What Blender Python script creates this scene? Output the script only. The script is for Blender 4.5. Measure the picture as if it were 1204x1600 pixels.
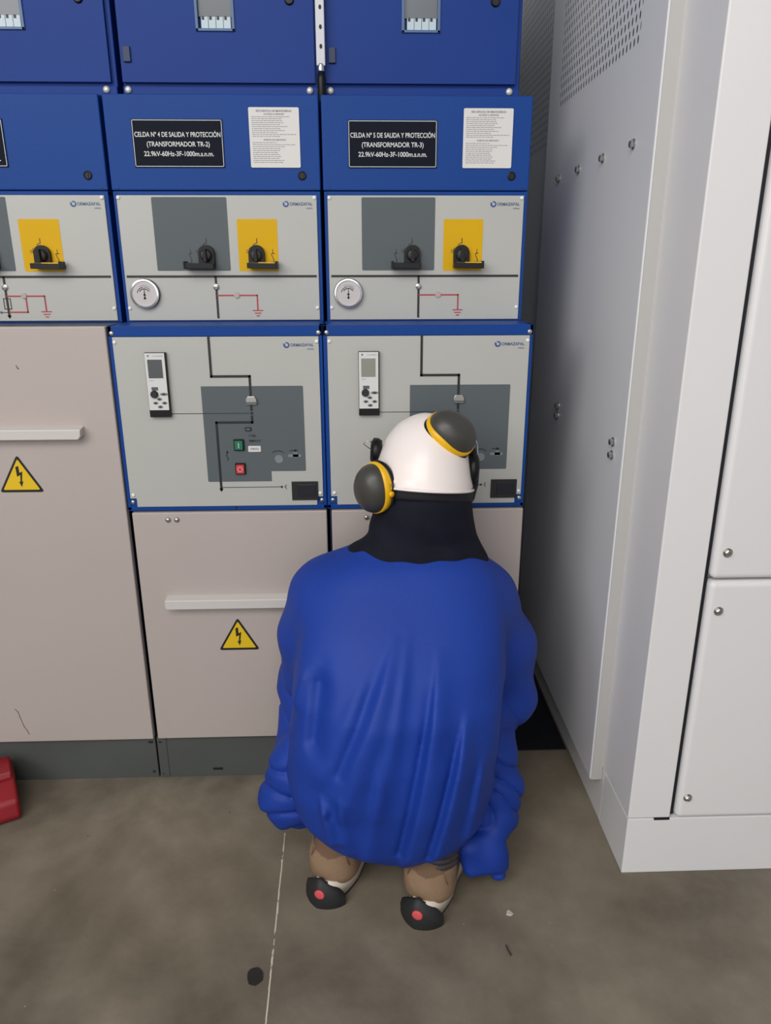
import bpy, math, random
import numpy as np
from mathutils import Vector, Matrix

random.seed(7)
for o in list(bpy.data.objects):
    bpy.data.objects.remove(o, do_unlink=True)
COL = bpy.context.scene.collection
SC = bpy.context.scene

# ------------------------------------------------------------------ camera
FPX = 1144.55
PITCH, YAW, ROLL = 0.3184, 0.0329, -0.0020
fw = Vector((math.sin(YAW)*math.cos(PITCH), math.cos(YAW)*math.cos(PITCH), -math.sin(PITCH)))
rt = Vector((math.cos(YAW), -math.sin(YAW), 0)); up = rt.cross(fw)
rt2 = rt*math.cos(ROLL)+up*math.sin(ROLL); up2 = -rt*math.sin(ROLL)+up*math.cos(ROLL)
cam = bpy.data.cameras.new('camera'); co = bpy.data.objects.new('camera', cam); COL.objects.link(co)
M = Matrix.Identity(4)
for i in range(3):
    M[i][0] = rt2[i]; M[i][1] = up2[i]; M[i][2] = -fw[i]
M[0][3], M[1][3], M[2][3] = 0.573, -1.7327, 1.3459
co.matrix_world = M
cam.sensor_fit = 'VERTICAL'; cam.sensor_height = 36.0; cam.lens = FPX/1600*36.0
cam.clip_start = .02
SC.camera = co

# ------------------------------------------------------------------ light
SC.view_settings.view_transform = 'Standard'; SC.view_settings.look = 'None'
SC.view_settings.gamma = 1; SC.view_settings.use_curve_mapping = False
SC.view_settings.exposure = 0.0
w = bpy.data.worlds.new('daylight'); SC.world = w; w.use_nodes = True
bg = w.node_tree.nodes['Background']; bg.inputs[0].default_value = (.95, .97, 1, 1); bg.inputs[1].default_value = .6

def area(name, loc, target, sx, sy, power, col):
    l = bpy.data.lights.new(name, 'AREA'); l.shape = 'RECTANGLE'; l.size = sx; l.size_y = sy
    l.energy = power; l.color = col
    o = bpy.data.objects.new(name, l); COL.objects.link(o); o.location = loc
    o.rotation_euler = (Vector(target)-Vector(loc)).to_track_quat('-Z', 'Y').to_euler()
    return o
# daylight through the open gate behind the camera, and roof lights high above
area('gate_daylight', (-.5, -5.6, 2.3), (.6, 0, 1.0), 4.8, 3.0, 66, (1, .985, .97))
area('side_fill', (-2.6, -3.4, 2.9), (1.1, .2, 1.1), 2.6, 1.6, 72, (1, .99, .97))  # added fill light from the left, brightens the enclosure side
area('roof_daylight', (-.2, -2.9, 3.8), (.4, -.2, .6), 2.8, 1.8, 90, (1, .97, .93))

# ------------------------------------------------------------------ materials
MATS = {}
def mat(name, rgb, rough=.5, metal=0., var=0., vscale=8., bump=0., bscale=60., spec=.5, emit=None, dirt=None):
    """rgb given as sRGB 0-255"""
    if name in MATS: return MATS[name]
    m = bpy.data.materials.new(name); m.use_nodes = True; nt = m.node_tree; N = nt.nodes; L = nt.links
    b = N['Principled BSDF']
    lin = tuple(((c/255)/12.92 if c/255 <= .04045 else (((c/255)+.055)/1.055)**2.4) for c in rgb)
    b.inputs['Base Color'].default_value = (*lin, 1)
    b.inputs['Roughness'].default_value = rough; b.inputs['Metallic'].default_value = metal
    b.inputs['Specular IOR Level'].default_value = spec
    tc = N.new('ShaderNodeTexCoord')
    if var:
        n = N.new('ShaderNodeTexNoise'); n.inputs['Scale'].default_value = vscale; n.inputs['Detail'].default_value = 6
        L.new(tc.outputs['Object'], n.inputs['Vector'])
        cr = N.new('ShaderNodeValToRGB')
        a = tuple(max(0, c*(1-var)) for c in lin); z = tuple(min(1, c*(1+var)) for c in lin)
        cr.color_ramp.elements[0].position = .3; cr.color_ramp.elements[0].color = (*a, 1)
        cr.color_ramp.elements[1].position = .7; cr.color_ramp.elements[1].color = (*z, 1)
        L.new(n.outputs['Fac'], cr.inputs['Fac']); L.new(cr.outputs['Color'], b.inputs['Base Color'])
    if bump:
        n2 = N.new('ShaderNodeTexNoise'); n2.inputs['Scale'].default_value = bscale; n2.inputs['Detail'].default_value = 4
        L.new(tc.outputs['Object'], n2.inputs['Vector'])
        bp = N.new('ShaderNodeBump'); bp.inputs['Strength'].default_value = bump; bp.inputs['Distance'].default_value = .002
        L.new(n2.outputs['Fac'], bp.inputs['Height']); L.new(bp.outputs['Normal'], b.inputs['Normal'])
    MATS[name] = m
    return m

BLUE = mat('blue_powder_coat', (8, 62, 138), .5, spec=.22, var=.04, vscale=3, bump=.15, bscale=300)
BLUED = mat('blue_box_paint', (10, 54, 132), .5, spec=.22, var=.04, vscale=3)
DARKBLUE = mat('blue_side_paint', (24, 44, 80), .5)
GREYW = mat('mimic_plate', (179, 179, 174), .38, var=.015, vscale=4)
DOORW = mat('door_paint', (180, 169, 164), .42, var=.02, vscale=2.5, bump=.12, bscale=350)
HANDLEW = mat('handle_plastic', (204, 199, 196), .4)
FIELD = mat('grey_field', (90, 97, 101), .5, spec=.25)
YEL = mat('yellow_field', (214, 168, 6), .5, spec=.2)
SIGNY = mat('sign_yellow', (226, 188, 28), .4)
BLACK = mat('black_print', (26, 27, 29), .45)
BLACKP = mat('black_plastic', (17, 17, 20), .4, spec=.3)
PLATE = mat('nameplate_black', (14, 20, 34), .6, spec=.12)
WHITEP = mat('white_print', (214, 216, 216), .5)
PAPER = mat('paper', (216, 214, 212), .55)
INK = mat('grey_ink', (120, 120, 124), .6)
RED = mat('red_print', (176, 40, 52), .45)
LOGOB = mat('logo_blue', (30, 70, 140), .4)
LOGOG = mat('logo_grey_blue', (78, 98, 132), .4)
STEEL = mat('zinc_steel', (185, 185, 180), .28, .9)
CHROME = mat('chrome', (200, 200, 205), .15, 1.)
RIV = mat('white_rivet', (232, 234, 234), .35)
PLINTH = mat('plinth_steel', (80, 83, 81), .5, 0., spec=.3, var=.07, vscale=5)
GALV = mat('gap_steel', (95, 100, 100), .4, .5)
DARK = mat('dark_void', (14, 17, 26), .6)
LCD = mat('lcd_dark', (84, 86, 90), .2)
LCDG = mat('lcd_grey', (138, 140, 130), .2)
LABELW = mat('relay_face', (212, 212, 210), .4)
GREEN = mat('green_button', (24, 110, 78), .4)
REDB = mat('red_button', (204, 54, 60), .4)
GLASS = mat('grey_window', (92, 98, 106), .25)
BREAK = mat('breaker_white', (186, 204, 212), .4)
GAUGEF = mat('gauge_face', (196, 190, 190), .3)
ENCW = mat('enclosure_white', (229, 228, 229), .4, var=.015, vscale=2, bump=.1, bscale=300)
ENCS = mat('enclosure_side_white', (212, 210, 212), .38, var=.02, vscale=2)
ENCR = mat('enclosure_return', (184, 182, 179), .45)
JACKET = mat('jacket_cloth', (20, 58, 152), .6, var=.06, vscale=5, bump=.25, bscale=420, spec=.35)
TROUS = mat('trouser_cloth', (20, 57, 152), .6, var=.06, vscale=7, bump=.25, bscale=420, spec=.35)
HOODM = mat('navy_knit', (20, 22, 34), .8, var=.1, vscale=30, bump=.35, bscale=500, spec=.2)
HELM = mat('helmet_white', (246, 236, 232), .3)
CUP = mat('cup_charcoal', (66, 64, 60), .38)
CUPY = mat('cup_yellow', (238, 184, 14), .35)
SKIN = mat('skin', (178, 124, 96), .5)
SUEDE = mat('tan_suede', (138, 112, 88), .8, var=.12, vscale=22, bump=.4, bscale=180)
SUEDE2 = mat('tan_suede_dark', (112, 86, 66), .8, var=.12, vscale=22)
CREAM = mat('cream_rubber', (222, 210, 196), .5)
SOLE = mat('black_sole', (34, 34, 36), .6)
DOT = mat('red_dot', (216, 84, 88), .5)
COLLARB = mat('ankle_padding', (58, 52, 54), .5)
SOCK = mat('dark_sock', (24, 26, 36), .85)
REDP = mat('red_case', (140, 14, 28), .4, var=.12, vscale=14)

def lin(rgb):
    return tuple(((c/255)/12.92 if c/255 <= .04045 else (((c/255)+.055)/1.055)**2.4) for c in rgb)

def floor_material():
    m = bpy.data.materials.new('concrete'); m.use_nodes = True; nt = m.node_tree; N = nt.nodes; L = nt.links
    b = N['Principled BSDF']; tc = N.new('ShaderNodeTexCoord')
    def noise(sc, det, rough=.55):
        n = N.new('ShaderNodeTexNoise'); n.inputs['Scale'].default_value = sc; n.inputs['Detail'].default_value = det
        n.inputs['Roughness'].default_value = rough; L.new(tc.outputs['Object'], n.inputs['Vector']); return n
    def ramp(src, p0, c0, p1, c1):
        r = N.new('ShaderNodeValToRGB'); r.color_ramp.elements[0].position = p0; r.color_ramp.elements[0].color = (*c0, 1)
        r.color_ramp.elements[1].position = p1; r.color_ramp.elements[1].color = (*c1, 1); L.new(src, r.inputs['Fac']); return r
    def mix(f, a, bb, mode='MIX'):
        x = N.new('ShaderNodeMix'); x.data_type = 'RGBA'; x.blend_type = mode
        if isinstance(f, float): x.inputs[0].default_value = f
        else: L.new(f, x.inputs[0])
        L.new(a, x.inputs[6]); L.new(bb, x.inputs[7]); return x.outputs[2]
    big = ramp(noise(2.6, 8, .6).outputs['Fac'], .34, lin((103, 94, 81)), .66, lin((142, 134, 121)))
    mid = ramp(noise(11, 8, .65).outputs['Fac'], .3, (.62, .62, .62), .7, (1.0, 1.0, 1.0))
    c = mix(.75, big.outputs[0], mid.outputs[0], 'MULTIPLY')
    warm = ramp(noise(1.3, 3).outputs['Fac'], .42, (0, 0, 0), .62, (1, 1, 1))
    wc = N.new('ShaderNodeRGB'); wc.outputs[0].default_value = (*lin((150, 134, 106)), 1)
    fa = N.new('ShaderNodeMath'); fa.operation = 'MULTIPLY'; fa.inputs[1].default_value = .22; L.new(warm.outputs[0], fa.inputs[0])
    c = mix(fa.outputs[0], c, wc.outputs[0])
    # sparse pale and dark specks of dirt
    for sc, thr, colr in ((38, .752, (176, 168, 156)), (26, .745, (60, 54, 46))):
        sp = ramp(noise(sc, 2).outputs['Fac'], thr, (0, 0, 0), thr+.02, (1, 1, 1))
        sc_ = N.new('ShaderNodeRGB'); sc_.outputs[0].default_value = (*lin(colr), 1)
        c = mix(sp.outputs[0], c, sc_.outputs[0])
    L.new(c, b.inputs['Base Color'])
    rr = ramp(noise(5, 5).outputs['Fac'], .3, (.42, .42, .42), .7, (.62, .62, .62)); L.new(rr.outputs[0], b.inputs['Roughness'])
    b.inputs['Specular IOR Level'].default_value = .35
    bp = N.new('ShaderNodeBump'); bp.inputs['Strength'].default_value = .15; bp.inputs['Distance'].default_value = .002
    L.new(noise(90, 6).outputs['Fac'], bp.inputs['Height']); L.new(bp.outputs['Normal'], b.inputs['Normal'])
    return m
FLOORM = floor_material()

def perforated(name, rgb, y0, y1, z0, z1, sy, sz, ry, rz, rough=.38, metal=0.):
    """sheet metal with a staggered grid of slotted holes between y0..y1, z0..z1 (object coordinates)"""
    m = bpy.data.materials.new(name); m.use_nodes = True; nt = m.node_tree; N = nt.nodes; L = nt.links
    b = N['Principled BSDF']; b.inputs['Roughness'].default_value = rough; b.inputs['Metallic'].default_value = metal
    tc = N.new('ShaderNodeTexCoord'); sp = N.new('ShaderNodeSeparateXYZ'); L.new(tc.outputs['Object'], sp.inputs[0])
    def mt(op, a, bb=None):
        x = N.new('ShaderNodeMath'); x.operation = op
        for i, v in enumerate((a, bb)):
            if v is None: continue
            if isinstance(v, (int, float)): x.inputs[i].default_value = v
            else: L.new(v, x.inputs[i])
        return x.outputs[0]
    Y, Z = sp.outputs[1], sp.outputs[2]
    row = mt('FLOOR', mt('DIVIDE', mt('SUBTRACT', Z, z0), sz))
    zz = mt('SUBTRACT', mt('MODULO', mt('SUBTRACT', Z, z0-20*sz), sz), sz/2)
    off = mt('MULTIPLY', mt('MODULO', mt('ADD', row, 20), 2), sy/2)
    yy = mt('SUBTRACT', mt('MODULO', mt('ADD', mt('SUBTRACT', Y, y0-20*sy), off), sy), sy/2)
    d = mt('ADD', mt('POWER', mt('DIVIDE', yy, ry), 2), mt('POWER', mt('DIVIDE', zz, rz), 2))
    hole = mt('LESS_THAN', d, 1)
    for a, bb, op in ((Y, y0, 'GREATER_THAN'), (Y, y1, 'LESS_THAN'), (Z, z0, 'GREATER_THAN'), (Z, z1, 'LESS_THAN')):
        hole = mt('MULTIPLY', hole, mt(op, a, bb))
    mx = N.new('ShaderNodeMix'); mx.data_type = 'RGBA'; L.new(hole, mx.inputs[0])
    mx.inputs[6].default_value = (*lin(rgb), 1); mx.inputs[7].default_value = (.02, .022, .026, 1)
    L.new(mx.outputs[2], b.inputs['Base Color'])
    return m

# ------------------------------------------------------------------ mesh helpers
class MB:
    def __init__(s): s.v = []; s.f = []; s.m = []; s.mats = []
    def mi(s, m):
        if m not in s.mats: s.mats.append(m)
        return s.mats.index(m)
    def add(s, vs, fs, m):
        k = len(s.v); s.v += [tuple(v) for v in vs]; i = s.mi(m)
        for f in fs: s.f.append(tuple(k+a for a in f)); s.m.append(i)
    def box(s, x0, x1, y0, y1, z0, z1, m):
        vs = [(x, y, z) for x in (x0, x1) for y in (y0, y1) for z in (z0, z1)]
        s.add(vs, [(0,1,3,2),(4,6,7,5),(0,4,5,1),(2,3,7,6),(0,2,6,4),(1,5,7,3)], m); return s
    def prism(s, pts, y0, y1, m):
        """outline of (x,z) points extruded from y0 (front) to y1"""
        n = len(pts); vs = [(x, y0, z) for x, z in pts]+[(x, y1, z) for x, z in pts]
        a = sum(pts[i][0]*pts[(i+1) % n][1]-pts[(i+1) % n][0]*pts[i][1] for i in range(n))
        idx = list(range(n))
        if a < 0: idx = idx[::-1]
        fs = [tuple(idx), tuple(n+i for i in idx[::-1])]
        for k in range(n):
            i, j = idx[k], idx[(k+1) % n]; fs.append((j, i, n+i, n+j))
        s.add(vs, fs, m); return s
    def disc(s, x, z, rx, rz, y0, y1, m, n=24, top=None):
        s.prism([(x+rx*math.cos(2*math.pi*i/n), z+rz*math.sin(2*math.pi*i/n)) for i in range(n)], y0, y1, m); return s
    def lathe(s, c, axis, prof, m, n=24):
        """prof = [(r, h)] along axis from c"""
        a = Vector(axis).normalized(); u = a.orthogonal().normalized(); v = a.cross(u); c = Vector(c)
        vs = []; fs = []
        for r, h in prof:
            for i in range(n):
                t = 2*math.pi*i/n; vs.append(c+a*h+(u*math.cos(t)+v*math.sin(t))*max(r, 1e-5))
        for k in range(len(prof)-1):
            for i in range(n):
                j = (i+1) % n; fs.append((k*n+i, k*n+j, (k+1)*n+j, (k+1)*n+i))
        fs.append(tuple(range(n))[::-1]); fs.append(tuple((len(prof)-1)*n+i for i in range(n)))
        s.add(vs, fs, m); return s
    def tube(s, pts, r, m, n=10):
        P = [Vector(p) for p in pts]; vs = []; fs = []; ref = None
        for k, p in enumerate(P):
            t = (P[min(k+1, len(P)-1)]-P[max(k-1, 0)]).normalized()
            if ref is None: ref = t.orthogonal().normalized()
            ref = (ref-t*ref.dot(t)).normalized(); b2 = t.cross(ref)
            for i in range(n):
                a = 2*math.pi*i/n; vs.append(p+(ref*math.cos(a)+b2*math.sin(a))*r)
        for k in range(len(P)-1):
            for i in range(n):
                j = (i+1) % n; fs.append((k*n+i, k*n+j, (k+1)*n+j, (k+1)*n+i))
        fs.append(tuple(range(n))[::-1]); fs.append(tuple((len(P)-1)*n+i for i in range(n)))
        s.add(vs, fs, m); return s
    def path(s, pts, wd, y, m, th=.0006):
        """flat printed line through (x,z) points"""
        for (x0, z0), (x1, z1) in zip(pts[:-1], pts[1:]):
            d = Vector((x1-x0, z1-z0)); l = d.length
            if l < 1e-6: continue
            d /= l; nrm = Vector((-d.y, d.x))*wd/2; e = d*wd/2
            a = Vector((x0, z0))-e; b = Vector((x1, z1))+e
            s.prism([tuple(a-nrm), tuple(b-nrm), tuple(b+nrm), tuple(a+nrm)], y-th, y, m)
        return s
    def text(s, body, x, z, width, height, y, m, align='CENTER', th=.0005, bold=.012):
        cu = bpy.data.curves.new('t', 'FONT'); cu.body = body; cu.size = 1.0; cu.offset = bold; cu.align_x = 'LEFT'
        ob = bpy.data.objects.new('t', cu); COL.objects.link(ob)
        bpy.context.view_layer.update()
        dg = bpy.context.evaluated_depsgraph_get()
        me = bpy.data.meshes.new_from_object(ob.evaluated_get(dg))
        vs = [v.co.copy() for v in me.vertices]; fs = [tuple(p.vertices) for p in me.polygons]
        bpy.data.objects.remove(ob, do_unlink=True); bpy.data.curves.remove(cu); bpy.data.meshes.remove(me)
        if not vs: return s
        x0 = min(v.x for v in vs); x1 = max(v.x for v in vs)
        sx = width/(x1-x0); sz = height/.72       # capital height of the built-in font
        ox = x-width/2 if align == 'CENTER' else (x if align == 'LEFT' else x-width)
        s.add([(ox+(v.x-x0)*sx, y-th, z+v.y*sz) for v in vs], fs, m); return s
    def build(s, name, parent=None, smooth=False, bevel=0., seg=2, loc=None):
        me = bpy.data.meshes.new(name); me.from_pydata(s.v, [], s.f); me.update()
        for m in s.mats: me.materials.append(m)
        me.polygons.foreach_set('material_index', s.m)
        if smooth: me.polygons.foreach_set('use_smooth', [True]*len(me.polygons))
        o = bpy.data.objects.new(name, me); COL.objects.link(o)
        if parent: o.parent = parent
        if loc: o.location = loc
        if bevel:
            b = o.modifiers.new('bevel', 'BEVEL'); b.width = bevel; b.segments = seg; b.limit_method = 'ANGLE'
            b.angle_limit = math.radians(40)
            if smooth is False: me.polygons.foreach_set('use_smooth', [False]*len(me.polygons))
        return o

def rrect(x0, x1, z0, z1, r, n=4):
    pts = []
    for cx, cz, a0 in ((x1-r, z1-r, 0), (x0+r, z1-r, 90), (x0+r, z0+r, 180), (x1-r, z0+r, 270)):
        for i in range(n+1):
            a = math.radians(a0+90*i/n); pts.append((cx+r*math.cos(a), cz+r*math.sin(a)))
    return pts
def tag(o, label=None, cat=None, group=None, kind=None):
    for k, v in (('label', label), ('category', cat), ('group', group), ('kind', kind)):
        if v: o[k] = v
    return o
def empty(name, loc, rz=0):
    o = bpy.data.objects.new(name, None); COL.objects.link(o); o.location = loc; o.rotation_euler = (0, 0, rz)
    o.empty_display_size = .1; return o
def part(label, o): o['label'] = label; return o

# ------------------------------------------------------------------ setting
RX0, RX1, RY0, RY1, RZ = -3.2, 3.6, -6.0, 1.25, 4.0
WALLM = mat('painted_wall', (176, 178, 180), .8, var=.04, vscale=2)
CEILM = mat('painted_ceiling', (190, 190, 190), .85)
def struct(name, b): return tag(b.build(name), kind='structure')
struct('floor', MB().box(RX0, RX1, RY0, RY1, -.12, 0, FLOORM))
struct('ceiling', MB().box(RX0, RX1, RY0, RY1, RZ, RZ+.1, CEILM))
struct('wall_back', MB().box(RX0, RX1, RY1, RY1+.1, 0, RZ, WALLM))
struct('wall_left', MB().box(RX0-.1, RX0, RY0, RY1, 0, RZ, WALLM))
struct('wall_right', MB().box(RX1, RX1+.1, RY0, RY1, 0, RZ, WALLM))
# saw-cut joint in the slab, running away from the camera, filled with a broken pale line
jm = bpy.data.materials.new('joint_filler'); jm.use_nodes = True
N = jm.node_tree.nodes; L = jm.node_tree.links; bb = N['Principled BSDF']; bb.inputs['Roughness'].default_value = .8
tc = N.new('ShaderNodeTexCoord'); nn = N.new('ShaderNodeTexNoise'); nn.inputs['Scale'].default_value = 26; nn.inputs['Detail'].default_value = 5
rp = N.new('ShaderNodeValToRGB'); rp.color_ramp.elements[0].position = .36; rp.color_ramp.elements[0].color = (*lin((96, 84, 70)), 1)
rp.color_ramp.elements[1].position = .47; rp.color_ramp.elements[1].color = (*lin((214, 202, 184)), 1)
L.new(tc.outputs['Object'], nn.inputs['Vector']); L.new(nn.outputs['Fac'], rp.inputs['Fac']); L.new(rp.outputs[0], bb.inputs['Base Color'])
jb = MB(); yy = -2.6
while yy < .02:
    y2 = yy+.03; xa = .3624-.0237*yy+random.uniform(-.0007, .0007)
    xb = .3624-.0237*y2; wd = random.uniform(.0028, .0042)
    jb.add([(xa-wd/2, yy, .0006), (xa+wd/2, yy, .0006), (xb+wd/2, y2, .0006), (xb-wd/2, y2, .0006)], [(0, 1, 2, 3)], jm); yy = y2
jo = tag(jb.build('trim_1'), kind='structure')
pl = MB(); n = 14
pts = [(.346+.0165*(1+random.uniform(-.1, .1))*math.cos(2*math.pi*i/n), -.620+.0195*(1+random.uniform(-.08, .08))*math.sin(2*math.pi*i/n)) for i in range(n)]
pl.add([(x, y, .0005) for x, y in pts]+[(x, y, .0022) for x, y in pts], [tuple(range(n, 2*n))]+[(i, (i+1) % n, n+(i+1) % n, n+i) for i in range(n)], mat('plug_rubber', (38, 35, 32), .8, var=.2, vscale=60))
tag(pl.build('floor_plug'), 'round dark rubber plug in the concrete beside the pale floor joint', 'plug')
ch = MB()
pts = [(-.007, -.005), (.004, -.008), (.010, -.002), (.006, .004), (.002, .009), (-.004, .006)]
ch.add([(.884+x, -.486+y, .0004) for x, y in pts]+[(.884+x*.8, -.486+y*.8, .0026) for x, y in pts], [tuple(range(6, 12))]+[(i, (i+1) % 6, 6+(i+1) % 6, 6+i) for i in range(6)], mat('pale_chip', (190, 184, 176), .8))
tag(ch.build('paint_chip'), 'small pale chip lying on the concrete to the right of the right shoe', 'chip')
tw = MB().tube([(.862, -.568, .0026), (.864, -.580, .003), (.868, -.592, .0024)], .0016, mat('twig', (58, 48, 40), .8), 6)
tag(tw.build('splinter'), 'tiny dark splinter on the concrete in front of the pale chip', 'splinter')

# ------------------------------------------------------------------ switchgear cells
def logo(x, z, y, parent, scale=1.):
    b = MB(); n = 28; r0, r1 = .0036*scale, .0072*scale
    vs = []; fs = []
    for i in range(n+1):
        a = math.radians(118-330*i/n); rr = r1*(.86+.2*i/n)
        vs += [(x+.0001+r0*math.cos(a), y-.0005, z+r0*math.sin(a)), (x+rr*math.cos(a), y-.0005, z+rr*math.sin(a))]
    for i in range(n): fs.append((2*i, 2*i+2, 2*i+3, 2*i+1))
    b.add(vs, fs, LOGOB)
    b.text('ORMAZABAL', x+.0085*scale, z-.0032, .0535, .0066, y, LOGOG, 'LEFT', bold=.035)
    b.text('velatia', x+.0465, z-.0108, .0155, .0036, y, LOGOG, 'LEFT')
    return b.build('logo', parent)

def rivets(parent, pts, y):
    for x, z in pts:
        MB().lathe((x, y, z), (0, -1, 0), [(.0046, 0), (.0044, .0014), (.003, .0026), (.0004, .003)], RIV, 14).build('rivet', parent, True)
def bolt(parent, x, z, y, r=.0058, washer=True, m=STEEL, name='bolt', axis=(0, -1, 0)):
    b = MB()
    if washer: b.lathe((x, y, z) if axis[1] else (y, x, z), axis, [(r*1.35, 0), (r*1.35, .0016)], m, 18)
    b.lathe((x, y, z) if axis[1] else (y, x, z), axis, [(r, .001), (r, r*.8), (r*.75, r*1.0)], m, 6)
    b.lathe((x, y, z) if axis[1] else (y, x, z), axis, [(r*.55, r*.9), (r*.4, r*1.1)], m, 12)
    return b.build(name, parent)

def ground(b, x, z, m, y, w=.0021):
    for k, hw in enumerate((.0115, .007, .003)):
        b.path([(x-hw, z-.0062*k), (x+hw, z-.0062*k)], w, y, m)

def warning_sign(parent, x, z):
    """triangle, base centre (x,z), on the front at y"""
    y = DOORY
    t = MB(); s = .0530; h = .0925
    def tri(s, h, dz, r):
        P = [Vector((-s, dz)), Vector((s, dz)), Vector((0, dz+h))]; out = []
        for i in range(3):
            p, a, c = P[i], (P[i-1]-P[i]).normalized(), (P[(i+1) % 3]-P[i]).normalized()
            q = [p+a*r, p+(a+c)*r*.28, p+c*r]
            out += [(x+v.x, z+v.y) for v in q]
        return out
    t.prism(tri(s, h, 0, .007), y-.0010, y, BLACK)
    t.prism(tri(s*.82, h*.82, .0062, .003), y-.0014, y-.0008, SIGNY)
    o = t.build('warning_sign', parent)
    part('black-edged yellow triangle sign with lightning bolt', o)
    k = MB(); yy = y-.0014
    P = [(-.007, .060), (.000, .0625), (.0005, .045), (.0075, .049), (.0035, .023), (.0068, .0245), (.0012, .0095), (-.0036, .023), (-.0002, .0225), (.0018, .040), (-.0062, .0355)]
    k.prism([(x+a, z+c*.98+.004) for a, c in P], yy-.0005, yy, BLACK)
    k.build('lightning_bolt', o)

def switch_handle(parent, x, side, yellow):
    """arched black escutcheon with a protruding rotary handle; side -1 = bar points left"""
    y = .129
    n = 12; hw = .0192; z0, z1 = 1.352, 1.385
    arch = [(x-hw, z0), (x+hw, z0)]+[(x+hw*math.cos(math.pi*i/n), z1+hw*math.sin(math.pi*i/n)) for i in range(n+1)]
    b = MB(); b.prism(arch, y-.012, y, BLACKP)
    b.lathe((x, y-.012, z1-.004), (0, -1, 0), [(.0135, 0), (.0135, .006), (.011, .010), (.004, .011)], BLACK, 20)
    b.prism([(x-.0045, z1-.019), (x+.0045, z1-.019), (x+.003, z1+.010), (x-.003, z1+.010)], y-.034, y-.014, BLACKP)
    xa, xb = (x-.048, x+.0195) if side < 0 else (x-.0205, x+.0485)
    b.prism([(xa, 1.3515), (xb, 1.3500), (xb, 1.3625), (xa, 1.3640)], y-.036, y-.010, BLACKP)
    e = xa if side < 0 else xb
    b.prism([(e-.0022, 1.350), (e+.0022, 1.350), (e+.0022, 1.3675), (e-.0022, 1.3675)], y-.038, y-.006, BLACKP)
    o = b.build('switch_handle', parent, bevel=.001)
    if yellow:
        MB().box(x+.006, x+.045, y-.035, y-.012, 1.3628, 1.3650, CUPY).box(x-.014, x+.006, y-.034, y-.013, 1.3628, 1.3645, mat('worn_yellow', (120, 104, 50), .5)).build('switch_marker', parent)
    return o

DOORY = -.009
def gauge(parent, x, z):
    y = .129; b = MB()
    b.lathe((x, y, z), (0, -1, 0), [(.0345, 0), (.0345, .010), (.0335, .0125), (.0300, .0130), (.0288, .0098)], CHROME, 40)
    b.lathe((x, y, z), (0, -1, 0), [(.0352, 0), (.0352, .0035)], BLACKP, 40)
    b.lathe((x, y-.0, z), (0, -1, 0), [(.0288, .0085), (.0287, .0099)], GAUGEF, 40)
    fy = y-.0102
    def arc(r, a0, a1, wd, m, k=16):
        b.path([(x+r*math.cos(math.radians(a0+(a1-a0)*i/k)), z-.002+r*math.sin(math.radians(a0+(a1-a0)*i/k))) for i in range(k+1)], wd, fy, m, .0002)
    arc(.0135, 35, 145, .0016, BLACK); arc(.0175, 40, 90, .0010, BLACK); arc(.0175, 100, 165, .0013, RED); arc(.0215, 50, 120, .0006, INK)
    b.prism([(x-.0009, z-.012), (x+.0009, z-.012), (x+.0006, z+.010), (x-.0006, z+.010)], fy-.001, fy, BLACK)
    b.prism([(x-.0032, z-.004), (x+.0032, z-.004), (x, z+.003)], fy-.001, fy, BLACK)
    b.disc(x, z-.010, .0026, .0028, fy-.001, fy, BLACK)
    o = b.build('pressure_gauge', parent, False)
    return part('round chrome-rimmed pressure gauge', o)

def instruction_sheet(parent):
    s = MB(); y = .1305
    s.prism(rrect(.3262, .4400, 1.5720, 1.6963, .003), y-.0008, y, PAPER)
    o = s.build('instruction_sheet', parent); part('white printed paper notice', o)
    t = MB(); yy = y-.0008; cx = .3832; R = random.Random(3)
    t.text('SECUENCIA DE MANIOBRAS', cx, 1.6870, .080, .0042, yy, INK)
    t.text('ACCESO A BORNES', cx, 1.6808, .046, .0034, yy, INK)
    t.text('PUESTA EN SERVICIO', cx, 1.6283, .050, .0034, yy, INK)
    def line(z, full):
        x = .3325; end = x+R.uniform(.055, .075)*(1.32 if full else 1)
        while x < end:
            w_ = R.uniform(.003, .009); t.prism([(x, z), (min(x+w_, .435), z), (min(x+w_, .435), z+.0011), (x, z+.0011)], yy-.0002, yy, INK); x += w_+.0013
    z = 1.6765
    for i in range(11): line(z, i in (0, 9)); z -= .0040
    z = 1.6235
    for i in range(11): line(z, i in (1,)); z -= .0041
    t.build('notice_print', o)

def nameplate(parent, lines, shift=0):
    b = MB(); y = .1305
    b.box(.0618, .2660, y-.0014, y, 1.5722, 1.6713, PLATE)
    o = b.build('nameplate', parent); part('black nameplate with thin white border', o)
    t = MB(); yy = y-.0014
    t.path([(.0638, 1.5742), (.2640, 1.5742), (.2640, 1.6693), (.0638, 1.6693), (.0638, 1.5742)], .0012, yy, WHITEP, .0003)
    for (txt, wdt), z in zip(lines, (1.6352, 1.6155, 1.5955) if len(lines) == 3 else (1.6405, 1.6220, 1.6035, 1.5845)):
        t.text(txt, .1640, z, wdt, .0102, yy, WHITEP, bold=.012)
    t.build('lettering', o)

def carcass(root):
    b = MB()
    b.box(.002, .484, .012, .80, .132, 1.2265, DARKBLUE)           # lower carcass behind the front
    b.box(.003, .4835, .155, .80, 1.2265, 1.7255, BLUE)
    o = b.build('carcass', root, bevel=.002); return o

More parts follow.
